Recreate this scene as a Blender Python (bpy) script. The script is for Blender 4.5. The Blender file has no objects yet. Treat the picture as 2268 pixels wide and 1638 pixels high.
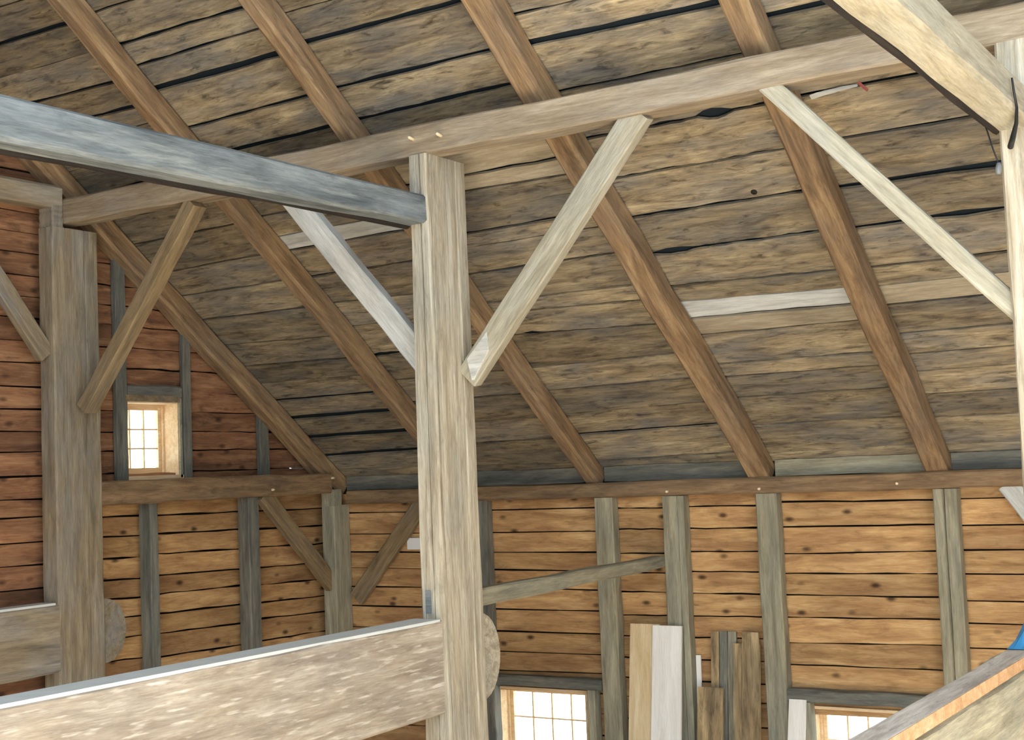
import bpy, bmesh, math, random
from mathutils import Vector, Matrix

# ------------------------------------------------------------------ camera
FPX, IW, IH = 3056.7, 2268.0, 1638.0
YAW, PITCH, ROLL = math.radians(32.245), math.radians(4.148), math.radians(-2.292)
ZO = 4.2                                   # height of the reference level above the barn floor
CAM = Vector((5.240, -7.351, -0.139 + ZO))
_f = Vector((-math.sin(YAW) * math.cos(PITCH), math.cos(YAW) * math.cos(PITCH), math.sin(PITCH)))
_r = Vector((math.cos(YAW), math.sin(YAW), 0))
_u = _r.cross(_f)
RIGHT = _r * math.cos(ROLL) + _u * math.sin(ROLL)
UP = -_r * math.sin(ROLL) + _u * math.cos(ROLL)
FWD = _f
scene = bpy.context.scene
col = scene.collection
cam_d = bpy.data.cameras.new('camera')
cam_d.sensor_width = 36.0
cam_d.lens = 36.0 * FPX / IW
cam_d.clip_start = 0.05
cam = bpy.data.objects.new('camera', cam_d)
M3 = Matrix((RIGHT, UP, -FWD)).transposed()
cam.matrix_world = Matrix.Translation(CAM) @ M3.to_4x4()
col.objects.link(cam)
scene.camera = cam

# ------------------------------------------------------------------ sky, sun, exposure
world = bpy.data.worlds.new('sky')
scene.world = world
world.use_nodes = True
bg = world.node_tree.nodes['Background']
bg.inputs['Color'].default_value = (0.78, 0.89, 1.0, 1)
bg.inputs['Strength'].default_value = 1.9
sun_d = bpy.data.lights.new('sun', 'SUN')
sun_d.energy = 15.0
sun_d.angle = math.radians(1.0)
sun_d.color = (1.0, 0.94, 0.86)
sun = bpy.data.objects.new('sun', sun_d)
sun.rotation_euler = Vector((0.0, 1.0, -2.6)).to_track_quat('-Z', 'Y').to_euler()
sun.location = (8, -20, 20)
col.objects.link(sun)
vs = scene.view_settings
vs.view_transform = 'Standard'
vs.look = 'None'
vs.gamma = 1.0
vs.exposure = 1.52
scene.cycles.use_denoising = True
scene.cycles.max_bounces = 8
scene.cycles.diffuse_bounces = 5

# ------------------------------------------------------------------ pixel rays
def ray(px, py):
    return RIGHT * ((px - IW / 2) / FPX) - UP * ((py - IH / 2) / FPX) + FWD
def onx(px, py, x):
    r = ray(px, py); return CAM + r * ((x - CAM.x) / r.x)
def ony(px, py, y):
    r = ray(px, py); return CAM + r * ((y - CAM.y) / r.y)
def onz(px, py, z):
    r = ray(px, py); return CAM + r * ((z - CAM.z) / r.z)
RN = Vector((0, 0.613, 0.790)).normalized()          # outward normal of the near roof slope
D_RAFTER = RN.dot(Vector((0, 0.19, 2.19 + ZO)))      # underside of rafters (they bear on the purlin)
D_BOARD = D_RAFTER + 0.198                           # underside of the roof boards
RS = Vector((0, -RN.z, RN.y))                        # up-slope direction
def onplane(px, py, d):
    r = ray(px, py); return CAM + r * ((d - RN.dot(CAM)) / RN.dot(r))
def roof_pt(x, s, d=D_BOARD):
    return Vector((x, 0, 0)) + RN * d + RS * s
def roof_s(p):
    return RS.dot(p)

# ------------------------------------------------------------------ materials
def nd(nt, t, **k):
    n = nt.nodes.new(t)
    for a, v in k.items(): setattr(n, a, v)
    return n
def rgb(h):
    h = h.lstrip('#')
    c = [int(h[i:i + 2], 16) / 255 for i in (0, 2, 4)]
    return tuple(x / 12.92 if x <= .04045 else ((x + .055) / 1.055) ** 2.4 for x in c) + (1,)
MATS = {}
def wood(name, dark, mid, light, tint=None, tint_amt=0.35, knots=0.0, fiber=0.35, vary=0.35, smudge=0.4, smudge_col='#2e2a26', scratch=0.0, bump=0.35, gs=(1.6, 15), ss=(3.2, 13)):
    if name in MATS: return MATS[name]
    m = bpy.data.materials.new(name); m.use_nodes = True
    nt = m.node_tree; nt.nodes.clear(); L = nt.links.new
    out = nd(nt, 'ShaderNodeOutputMaterial'); bs = nd(nt, 'ShaderNodeBsdfPrincipled')
    bs.inputs['Roughness'].default_value = 0.85
    bs.inputs['Specular IOR Level'].default_value = 0.25
    L(bs.outputs[0], out.inputs[0])
    tc = nd(nt, 'ShaderNodeTexCoord'); oi = nd(nt, 'ShaderNodeObjectInfo')
    sc = nd(nt, 'ShaderNodeVectorMath', operation='SCALE'); sc.inputs[0].default_value = (37.0, 91.0, 53.0)
    L(oi.outputs['Random'], sc.inputs['Scale'])
    ad = nd(nt, 'ShaderNodeVectorMath', operation='ADD'); L(tc.outputs['Object'], ad.inputs[0]); L(sc.outputs[0], ad.inputs[1])
    def noise(scale, detail, rough=0.6, dist=0.0):
        mp = nd(nt, 'ShaderNodeMapping'); mp.inputs['Scale'].default_value = scale
        L(ad.outputs[0], mp.inputs[0])
        n = nd(nt, 'ShaderNodeTexNoise'); n.inputs['Scale'].default_value = 1.0
        n.inputs['Detail'].default_value = detail; n.inputs['Roughness'].default_value = rough
        n.inputs['Distortion'].default_value = dist
        L(mp.outputs[0], n.inputs['Vector']); return n
    def ramp(src, stops):
        r = nd(nt, 'ShaderNodeValToRGB'); e = r.color_ramp.elements
        while len(e) < len(stops): e.new(0.5)
        for i, (p, c) in enumerate(stops):
            e[i].position = p; e[i].color = c if len(c) == 4 else tuple(c) + (1,)
        L(src, r.inputs[0]); return r
    def mix(a, b, fac, mode='MIX'):
        x = nd(nt, 'ShaderNodeMix', data_type='RGBA', blend_type=mode)
        for s, v in ((x.inputs[6], a), (x.inputs[7], b), (x.inputs[0], fac)):
            if hasattr(v, 'is_output'): L(v, s)
            else: s.default_value = v
        return x.outputs[2]
    g = noise((gs[0], gs[1], gs[1]), 6, 0.66, 0.5)
    base = ramp(g.outputs[0], [(0.30, rgb(dark)), (0.5, rgb(mid)), (0.70, rgb(light))]).outputs[0]
    if tint:
        b2 = noise((1.3, 4, 4), 3)
        base = mix(base, rgb(tint), ramp(b2.outputs[0], [(0.42, (0, 0, 0)), (0.66, (tint_amt,) * 3)]).outputs[0])
    if smudge > 0:
        b3 = noise((ss[0], ss[1], ss[1]), 5, 0.68, 0.8)
        base = mix(base, rgb(smudge_col), ramp(b3.outputs[0], [(0.53, (0, 0, 0)), (0.74, (smudge,) * 3)]).outputs[0])
    if knots > 0:
        mp = nd(nt, 'ShaderNodeMapping'); mp.inputs['Scale'].default_value = (3.4, 6.5, 6.5); L(ad.outputs[0], mp.inputs[0])
        v = nd(nt, 'ShaderNodeTexVoronoi'); v.inputs['Scale'].default_value = 1.0; L(mp.outputs[0], v.inputs['Vector'])
        base = mix(base, rgb('#2a1c12'), ramp(v.outputs['Distance'], [(0.06, (knots,) * 3), (0.19, (0, 0, 0))]).outputs[0])
    if scratch > 0:
        mp = nd(nt, 'ShaderNodeMapping'); mp.inputs['Rotation'].default_value = (0, 0.45, 0.0); mp.inputs['Scale'].default_value = (4.5, 14, 38)
        L(ad.outputs[0], mp.inputs[0])
        n = nd(nt, 'ShaderNodeTexNoise'); n.inputs['Scale'].default_value = 1.0; n.inputs['Detail'].default_value = 3; L(mp.outputs[0], n.inputs['Vector'])
        base = mix(base, rgb('#e8e4da'), ramp(n.outputs[0], [(0.56, (0, 0, 0)), (0.72, (scratch,) * 3)]).outputs[0])
    fb = noise((9, 95, 95), 3, 0.6)
    base = mix(base, ramp(fb.outputs[0], [(0.25, (0.25,) * 3), (0.75, (0.75,) * 3)]).outputs[0], fiber, 'OVERLAY')
    # every piece has its own tone
    vr = nd(nt, 'ShaderNodeMapRange'); vr.inputs['To Min'].default_value = 1 - vary; vr.inputs['To Max'].default_value = 1 + vary * 0.6
    L(oi.outputs['Random'], vr.inputs['Value'])
    hs = nd(nt, 'ShaderNodeHueSaturation'); L(vr.outputs[0], hs.inputs['Value']); L(base, hs.inputs['Color'])
    L(hs.outputs[0], bs.inputs['Base Color'])
    bp = nd(nt, 'ShaderNodeBump'); bp.inputs['Strength'].default_value = bump; bp.inputs['Distance'].default_value = 0.012
    ma = nd(nt, 'ShaderNodeMath', operation='ADD'); L(g.outputs[0], ma.inputs[0]); L(fb.outputs[0], ma.inputs[1])
    L(ma.outputs[0], bp.inputs['Height']); L(bp.outputs[0], bs.inputs['Normal'])
    MATS[name] = m; return m
def plain(name, c, rough=0.7, noise_amt=0.15):
    if name in MATS: return MATS[name]
    m = bpy.data.materials.new(name); m.use_nodes = True; nt = m.node_tree; L = nt.links.new
    bs = nt.nodes['Principled BSDF']; bs.inputs['Roughness'].default_value = rough
    tc = nd(nt, 'ShaderNodeTexCoord'); n = nd(nt, 'ShaderNodeTexNoise'); n.inputs['Scale'].default_value = 9
    L(tc.outputs['Object'], n.inputs['Vector'])
    r = nd(nt, 'ShaderNodeValToRGB'); c4 = rgb(c)
    r.color_ramp.elements[0].color = tuple(x * (1 - noise_amt) for x in c4[:3]) + (1,)
    r.color_ramp.elements[1].color = tuple(min(1, x * (1 + noise_amt)) for x in c4[:3]) + (1,)
    L(n.outputs[0], r.inputs[0]); L(r.outputs[0], bs.inputs['Base Color'])
    MATS[name] = m; return m
def glass(name):
    m = bpy.data.materials.new(name); m.use_nodes = True; nt = m.node_tree; nt.nodes.clear(); L = nt.links.new
    o = nd(nt, 'ShaderNodeOutputMaterial'); t = nd(nt, 'ShaderNodeBsdfTransparent'); t.inputs[0].default_value = (.97, .97, .95, 1)
    g = nd(nt, 'ShaderNodeBsdfGlossy'); g.inputs['Roughness'].default_value = .05
    x = nd(nt, 'ShaderNodeMixShader'); x.inputs[0].default_value = 0.05
    L(t.outputs[0], x.inputs[1]); L(g.outputs[0], x.inputs[2]); L(x.outputs[0], o.inputs[0]); return m

M_POST = wood('weathered_post_wood', '#867a66', '#aea48e', '#ccc6b4', tint='#9aa09a', smudge=0.45, smudge_col='#5b5348', vary=0.1, gs=(1.2, 20))
M_POSTDK = wood('grey_brown_post_wood', '#6d6250', '#8d8069', '#a69a82', tint='#8c9298', smudge=0.35, smudge_col='#4a443a', vary=0.1)
M_ANCHOR = wood('hewn_pale_beam_wood', '#85796a', '#a39887', '#bdb5a6', tint='#898885', smudge=0.4, smudge_col='#6e6052', scratch=0.6, vary=0.08)
M_BLUEGREY = wood('blue_grey_weathered_wood', '#474e52', '#6b7375', '#979c98', tint='#8d979b', tint_amt=0.6, smudge=0.6, smudge_col='#4a5158', vary=0.08)
M_PURLIN = wood('tan_purlin_wood', '#7b6c58', '#998a72', '#b4a68e', tint='#9a968e', smudge=0.3, smudge_col='#6b5a46', vary=0.08)
M_BRACE = wood('pale_brace_wood', '#8d8671', '#aaa48f', '#c1bba9', tint='#a3a8a2', smudge=0.15, smudge_col='#857a66', vary=0.12)
M_BRACEDK = wood('brown_brace_wood', '#6b5a42', '#8c7858', '#a6906a', tint='#7f7d78', smudge=0.3, vary=0.1)
M_RAFTER = wood('orange_brown_rafter_wood', '#63503b', '#8d7355', '#af9671', tint='#716a60', tint_amt=0.35, smudge=0.4, smudge_col='#43301f', vary=0.15)
M_ROOF = wood('smoky_roof_board_wood', '#605546', '#938469', '#b7a786', tint='#6c6e6e', tint_amt=0.65, smudge=0.9, smudge_col='#26241f', knots=0.4, vary=0.34, fiber=0.5, gs=(2.4, 13), ss=(4.5, 20))
M_PALE = wood('pale_grey_board_wood', '#a7aaa6', '#c3c6c2', '#d6d7d0', tint='#a29a86', smudge=0.25, smudge_col='#77736a', vary=0.1)
M_TAN = wood('light_tan_board_wood', '#8f836c', '#aa9d84', '#c0b49c', tint='#857a66', smudge=0.35, smudge_col='#5b4d38', vary=0.15)
M_WALL = wood('honey_pine_wall_board', '#94704a', '#bb9463', '#d2b07e', tint='#835d40', tint_amt=0.5, smudge=0.45, smudge_col='#4a301c', knots=0.85, vary=0.22, gs=(1.8, 13))
M_GABLE = wood('red_brown_gable_board', '#6c4c3a', '#966c4c', '#b28a66', tint='#593f30', tint_amt=0.5, smudge=0.6, smudge_col='#2c211b', knots=0.7, vary=0.3)
M_STUD = wood('grey_stud_wood', '#77725f', '#97917a', '#b0a98f', tint='#80867f', smudge=0.3, smudge_col='#534e42', vary=0.15)
M_STUDDK = wood('dark_blue_grey_stud_wood', '#52534d', '#706f65', '#8c897a', tint='#5c615e', tint_amt=0.5, smudge=0.4, vary=0.12)
M_PLATE = wood('brown_plate_wood', '#62503a', '#866d50', '#a08664', tint='#6e6254', smudge=0.5, vary=0.1)
M_DARKWOOD = wood('dark_brown_wood', '#1c1a19', '#292522', '#38312b', smudge=0.3, vary=0.1)
M_PLANKTOP = wood('grey_grained_plank_wood', '#857a6d', '#aca194', '#c7bfb3', tint='#9a9792', smudge=0.7, smudge_col='#5a4b3f', vary=0.05)
M_FRESH = wood('fresh_sawn_wood', '#a07c56', '#b8926a', '#caa882', smudge=0.1, vary=0.05)
M_NEWTAN = wood('new_tan_plank_wood', '#c4ab80', '#d6c098', '#e2d2b0', smudge=0.08, smudge_col='#a58a62', vary=0.05, fiber=0.2)
M_NEWWHITE = wood('primed_white_plank', '#d6d2c8', '#e3e0d8', '#eeebe4', smudge=0.05, smudge_col='#b9b3a4', vary=0.03, fiber=0.1)
M_OLD = wood('stained_old_plank_wood', '#6d5a3f', '#a38d68', '#c3ae87', tint='#4c443b', tint_amt=0.7, smudge=0.75, smudge_col='#2b2420', knots=0.5, vary=0.15)
M_SKYTOP = plain('pale_skylight_tone', '#ccd2d0', 0.95, 0.12)  # skylight on the beam tops, put into a pale colour
M_CASING = wood('honey_casing_wood', '#cfae80', '#dfc298', '#ecd6b2', smudge=0.1, vary=0.05)
M_ROOFBACK = plain('gap_shade_roof_sheet', '#0d1a22', 0.95)  # blue-black shade of the board gaps, put into the sheet colour
M_OUTER = plain('dark_outer_sheathing', '#1a1512', 0.95)
M_FLOOR = wood('sunny_plank_floor', '#a0917a', '#b8aa94', '#cdc0ac', vary=0.0, smudge=0.1)
M_INNER = wood('brown_barn_wall', '#6e5233', '#8f6e48', '#a8875c', vary=0.0)
M_BLACK = plain('black_rubber', '#10161c', 0.5)
M_BLUE = plain('bright_blue_plastic', '#2f7fae', 0.4, 0.35)
M_RED = plain('faded_red_plastic', '#a85a58', 0.6)
M_STEEL = plain('dull_metal', '#6d7374', 0.4)
M_PEG = plain('pale_peg_wood', '#d8c7a4', 0.8)
M_PAPER = plain('white_board', '#e2e4e0', 0.8, 0.05)
M_GLASS = glass('window_glass')

# ------------------------------------------------------------------ mesh helpers
rnd = random.Random(7)
def frame(p0, p1, up):
    x = (p1 - p0).normalized()
    z = (up - x * up.dot(x)).normalized()
    y = z.cross(x)
    return Matrix((x, y, z)).transposed().to_4x4()
def link(name, me, mat, mw, parent=None, inv=None):
    o = bpy.data.objects.new(name, me); col.objects.link(o)
    if mat: me.materials.append(mat)
    if parent is not None:
        o.parent = parent
        o.matrix_parent_inverse = (inv if inv is not None else parent.matrix_basis).inverted()
    o.matrix_basis = mw
    return o
def tag(o, label, cat, group=None):
    o['label'] = label; o['category'] = cat
    if group: o['group'] = group
    return o
def struct(o):
    o['kind'] = 'structure'; return o
def section(w, h, b, grooves=()):
    """bevelled rectangle, counter-clockwise; sides 0 -Z, 1 +Y, 2 +Z, 3 -Y"""
    a, c = w / 2, h / 2
    sides = [((-a + b, -c), (a - b, -c), (0, 1)), ((a, -c + b), (a, c - b), (-1, 0)),
             ((a - b, c), (-a + b, c), (0, -1)), ((-a, c - b), (-a, -c + b), (1, 0))]
    pts = []
    for i, (s, e, n) in enumerate(sides):
        pts.append(s)
        for (gs, t, gw, gd) in grooves:
            if gs == i:
                ln = math.hypot(e[0] - s[0], e[1] - s[1]); d = ((e[0] - s[0]) / ln, (e[1] - s[1]) / ln)
                q = lambda tt, k: (s[0] + d[0] * tt + n[0] * k, s[1] + d[1] * tt + n[1] * k)
                pts += [q(ln * t - gw / 2, 0), q(ln * t, gd), q(ln * t + gw / 2, 0)]
        pts.append(e)
    return pts
def sweep(p0, p1, up, pts, seg=10, wob=0.006, jit=0.003, taper=(1, 1, 1, 1), bow=None):
    """one solid timber: rings of pts (local Y,Z) along p0..p1; taper = (y0,z0,y1,z1) scale"""
    fr = frame(p0, p1, up); Ln = (p1 - p0).length
    bm = bmesh.new(); rings = []
    oy = [rnd.uniform(-wob, wob) for _ in range(seg + 1)]; oz = [rnd.uniform(-wob, wob) for _ in range(seg + 1)]
    for i in range(seg + 1):
        t = i / seg; sy = taper[0] + (taper[2] - taper[0]) * t; sz = taper[1] + (taper[3] - taper[1]) * t
        b = (0, 0)
        if bow: b = (bow[0] * math.sin(math.pi * t), bow[1] * math.sin(math.pi * t))
        rings.append([bm.verts.new((Ln * t, y * sy + oy[i] + b[0] + rnd.uniform(-jit, jit), z * sz + oz[i] + b[1] + rnd.uniform(-jit, jit))) for (y, z) in pts])
    n = len(pts)
    for i in range(seg):
        for k in range(n):
            bm.faces.new((rings[i][k], rings[i + 1][k], rings[i + 1][(k + 1) % n], rings[i][(k + 1) % n]))
    bm.faces.new(rings[0]); bm.faces.new(list(reversed(rings[-1])))
    bmesh.ops.recalc_face_normals(bm, faces=bm.faces)
    me = bpy.data.meshes.new('timber'); bm.to_mesh(me); bm.free()
    return me, Matrix.Translation(p0) @ fr
def timber(name, p0, p1, w, h, up, mat, label=None, cat=None, group=None, parent=None, b=0.012, seg=10, wob=0.005, jit=0.003, taper=(1, 1, 1, 1), grooves=(), bow=None):
    me, mw = sweep(Vector(p0), Vector(p1), Vector(up), section(w, h, b, grooves), seg, wob, jit, taper, bow)
    o = link(name, me, mat, mw, parent)
    if label: tag(o, label, cat, group)
    return o
def board(name, a0, a1, b1, b0, n, th, mat, parent=None, seg=6, amp=0.004, label=None, cat=None, group=None, tilt=0.0, bulges=()):
    """plank with lower edge a0->a1 and upper edge b0->b1, visible face on side -n, thickness along n"""
    a0, a1, b0, b1, n = map(Vector, (a0, a1, b0, b1, n))
    o0 = (a0 + b0) / 2; x = ((a1 + b1) / 2 - o0)
    fr = frame(o0, o0 + x, n); inv = (Matrix.Translation(o0) @ fr).inverted()
    bm = bmesh.new(); rows = []
    for i in range(seg + 1):
        t = i / seg
        lo = inv @ a0.lerp(a1, t); hi = inv @ b0.lerp(b1, t)
        j1 = rnd.uniform(-amp, amp); j2 = rnd.uniform(-amp, amp); k1 = rnd.uniform(-.002, .002)
        lo.y += j1; hi.y += j2
        for (P, r_, d_) in bulges:                 # broken-out places along an edge
            q = inv @ P
            if abs(lo.x - q.x) < r_:
                k_ = d_ * (1 - ((lo.x - q.x) / r_) ** 2)
                if abs(lo.y - q.y) < .06: lo.y += k_ if hi.y > lo.y else -k_
                elif abs(hi.y - q.y) < .06: hi.y -= k_ if hi.y > lo.y else -k_
        rows.append([bm.verts.new((lo.x, lo.y, k1 - tilt)), bm.verts.new((hi.x, hi.y, k1 + tilt)),
                     bm.verts.new((hi.x, hi.y, th)), bm.verts.new((lo.x, lo.y, th))])
    for i in range(seg):
        for k in range(4):
            bm.faces.new((rows[i][k], rows[i + 1][k], rows[i + 1][(k + 1) % 4], rows[i][(k + 1) % 4]))
    bm.faces.new(rows[0]); bm.faces.new(list(reversed(rows[-1])))
    bmesh.ops.recalc_face_normals(bm, faces=bm.faces)
    me = bpy.data.meshes.new(name); bm.to_mesh(me); bm.free()
    o = link(name, me, mat, Matrix.Translation(o0) @ fr, parent)
    if label: tag(o, label, cat, group)
    return o
def boxes(name, bl, mat, parent=None, origin=(0, 0, 0)):
    """one mesh made of axis-aligned boxes (x0,x1,y0,y1,z0,z1)"""
    bm = bmesh.new(); og = Vector(origin)
    for (x0, x1, y0, y1, z0, z1) in bl:
        v = [bm.verts.new(Vector(c) - og) for c in ((x0, y0, z0), (x1, y0, z0), (x1, y1, z0), (x0, y1, z0), (x0, y0, z1), (x1, y0, z1), (x1, y1, z1), (x0, y1, z1))]
        for f in ((0, 3, 2, 1), (4, 5, 6, 7), (0, 1, 5, 4), (1, 2, 6, 5), (2, 3, 7, 6), (3, 0, 4, 7)): bm.faces.new([v[i] for i in f])
    me = bpy.data.meshes.new(name); bm.to_mesh(me); bm.free()
    return link(name, me, mat, Matrix.Translation(og), parent)
def tube(name, pts, rad, mat, parent=None, sides=8):
    pts = [Vector(p) for p in pts]; og = pts[0]
    bm = bmesh.new(); rings = []
    for i, p in enumerate(pts):
        d = (pts[min(i + 1, len(pts) - 1)] - pts[max(i - 1, 0)]).normalized()
        a = d.orthogonal().normalized(); c = d.cross(a)
        r = rad[i] if isinstance(rad, (list, tuple)) else rad
        if rings:                       # keep rings aligned
            pa = prev - d * prev.dot(d)
            if pa.length > 1e-6: a = pa.normalized(); c = d.cross(a)
        prev = a
        rings.append([bm.verts.new(p - og + (a * math.cos(t) + c * math.sin(t)) * r) for t in [2 * math.pi * k / sides for k in range(sides)]])
    for i in range(len(rings) - 1):
        for k in range(sides):
            bm.faces.new((rings[i][k], rings[i][(k + 1) % sides], rings[i + 1][(k + 1) % sides], rings[i + 1][k]))
    bm.faces.new(list(reversed(rings[0]))); bm.faces.new(rings[-1])
    bmesh.ops.recalc_face_normals(bm, faces=bm.faces)
    for f in bm.faces: f.smooth = True
    me = bpy.data.meshes.new(name); bm.to_mesh(me); bm.free()
    return link(name, me, mat, Matrix.Translation(og), parent)
def disc_tongue(name, x, y0, zc, rz, ry, th, mat, parent):
    """half-round through-tenon sticking out in +Y"""
    bm = bmesh.new(); pts = [(y0 - 0.05, zc - rz), (y0, zc - rz)]
    for k in range(1, 14):
        a = -math.pi / 2 + math.pi * k / 14
        pts.append((y0 + ry * math.cos(a), zc + rz * math.sin(a)))
    pts += [(y0, zc + rz), (y0 - 0.05, zc + rz)]
    og = Vector((x, y0, zc)); rings = []
    for s in (-th / 2, th / 2):
        rings.append([bm.verts.new(Vector((x + s, p[0], p[1])) - og) for p in pts])
    n = len(pts)
    for k in range(n):
        bm.faces.new((rings[0][k], rings[0][(k + 1) % n], rings[1][(k + 1) % n], rings[1][k]))
    bm.faces.new(rings[0]); bm.faces.new(rings[1])
    bmesh.ops.recalc_face_normals(bm, faces=bm.faces)
    me = bpy.data.meshes.new(name); bm.to_mesh(me); bm.free()
    return link(name, me, mat, Matrix.Translation(og), parent)
def peg(p, d, parent, r=0.013, ln=0.05):
    p = Vector(p); d = Vector(d).normalized()
    return tube('peg', [p - d * 0.02, p + d * ln * 0.6, p + d * ln], [r, r, r * .7], M_PEG, parent, 7)
V = Vector

# ------------------------------------------------------------------ main dimensions (metres)
YW = 3.34                # inner face of plate and studs in the back (eave) wall
YB = YW + 0.13           # inner face of the back wall boards
XG = -3.58               # inner face of the tie beam in the left (gable) wall
XS = XG - 0.08           # inner face of gable studs
XB = -3.86               # inner face of the gable boards
XEND = 8.5               # far end of the barn behind the camera
YR = -3.6                # ridge
OPEN_Y, OPEN_X, OPEN_X1 = YR + .5, 4.1, 8.4
OPEN_Y2, OPEN_X0 = -1.4, 0.8     # openings added in the unseen far slope for sky and sun, mirrored coordinate
z_at = lambda y, d=D_BOARD: (d - RN.y * y) / RN.z

# ================================================================== SETTING
struct(boxes('floor', [(-4.1, XEND, -10.9, 3.7, -0.12, 0.0)], M_FLOOR))
# roof: backing sheets of both slopes, boards are children of the near slope
def roof_mesh():
    bm = bmesh.new()
    e = lambda x, y, k, side: V((x, y if side else 2 * YR - y, z_at(y, D_BOARD + k)))
    # the unseen far slope is left open in parts to let light in
    for side, lo, hi, xa, xb in ((1, 3.95, YR, -4.3, XEND + .3), (0, OPEN_Y, YR, -4.3, XEND + .3), (0, OPEN_Y2, OPEN_Y, -4.3, OPEN_X), (0, 3.95, OPEN_Y2, -4.3, OPEN_X0), (0, 3.95, OPEN_Y, OPEN_X1, XEND + .3)):
        vs_ = [bm.verts.new(e(x, y, k, side)) for k in (0.045, 0.11) for (x, y) in ((xa, lo), (xb, lo), (xb, hi), (xa, hi))]
        for f in ((0, 1, 2, 3), (4, 7, 6, 5), (0, 4, 5, 1), (1, 5, 6, 2), (2, 6, 7, 3), (3, 7, 4, 0)): bm.faces.new([vs_[i] for i in f])
    bmesh.ops.recalc_face_normals(bm, faces=bm.faces)
    me = bpy.data.meshes.new('ceiling'); bm.to_mesh(me); bm.free(); return me
ceiling = struct(link('ceiling', roof_mesh(), M_ROOFBACK, Matrix.Identity(4)))

# --- rafters -----------------------------------------------------------
# corner edge (underside / +X side) and left edge of the underside, foot pick and top pick
RAF = [
    ('against the gable wall', ((368, 672), (708, 1043)), ((354, 686), (673, 1040)), None),
    ('second from the gable wall', ((581, 537), (915, 941)), ((545, 530), (916, 978)), ((142, 11), (124, 35), (379, 283), (315, 269))),
    ('passing behind the middle post', ((1047, 675), (1322, 1068)), ((1047, 700), (1286, 1068)), ((600, 54), (600, 91), (763, 286), (739, 298))),
    ('right of the middle post, crossed by the long pale brace', ((1258, 300), (1699, 1050)), ((1212, 310), (1648, 1053)), ((1084, 9), (1019, 6), (1199, 210), (1130, 189))),
    ('rightmost, reddish, meeting the pale brace at the purlin', ((1804, 319), (2095, 1040)), ((1741, 329), (2042, 1026)), ((1659, 7), (1588, 7), (1709, 106), (1641, 124))),
]
RC = []
for i, (where, ce, le, upk) in enumerate(RAF):
    c0 = onplane(*ce[0], D_RAFTER); c1 = onplane(*ce[1], D_RAFTER)
    l0 = onplane(*le[0], D_RAFTER); l1 = onplane(*le[1], D_RAFTER)
    def at(p, q, s):
        t = (s - roof_s(p)) / (roof_s(q) - roof_s(p)); return p.x + (q.x - p.x) * t
    s_lo = roof_s(V((0, YW + 0.10, z_at(YW + 0.10, D_RAFTER))))
    s_mid = roof_s(V((0, 0.1, z_at(0.1, D_RAFTER)))); s_hi = roof_s(V((0, YR + .05, z_at(YR + .05, D_RAFTER))))
    xr_lo, xr_hi = at(c0, c1, s_lo), at(c0, c1, s_mid)
    w = max(0.13, min(0.2, ((c0.x - l0.x) + (c1.x - l1.x)) / 2 if i else 0.17))
    # single straight timber, foot to ridge
    k = (s_hi - s_lo) / (s_mid - s_lo)
    xt = xr_lo + (xr_hi - xr_lo) * k
    if upk:
        ut = onplane(*upk[0], D_RAFTER); xt2 = ut.x + (ut.x - xr_hi) * 0
        xt = xr_lo + (ut.x - xr_lo) * (s_hi - s_lo) / (roof_s(ut) - s_lo)
    RC.append((xr_lo, xr_hi, xt, w))
    p0 = roof_pt(xr_lo - w / 2, s_lo, D_RAFTER + 0.098); p1 = roof_pt(xt - w / 2, s_hi, D_RAFTER + 0.098)
    timber('rafter', p0, p1, w, 0.196, RN, M_RAFTER,
           'hewn brown rafter ' + where, 'rafter', 'rafters under the roof boards', seg=16, wob=0.009, jit=0.005, b=0.02,
           taper=(1, 1, 1.0, 0.95))

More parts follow.
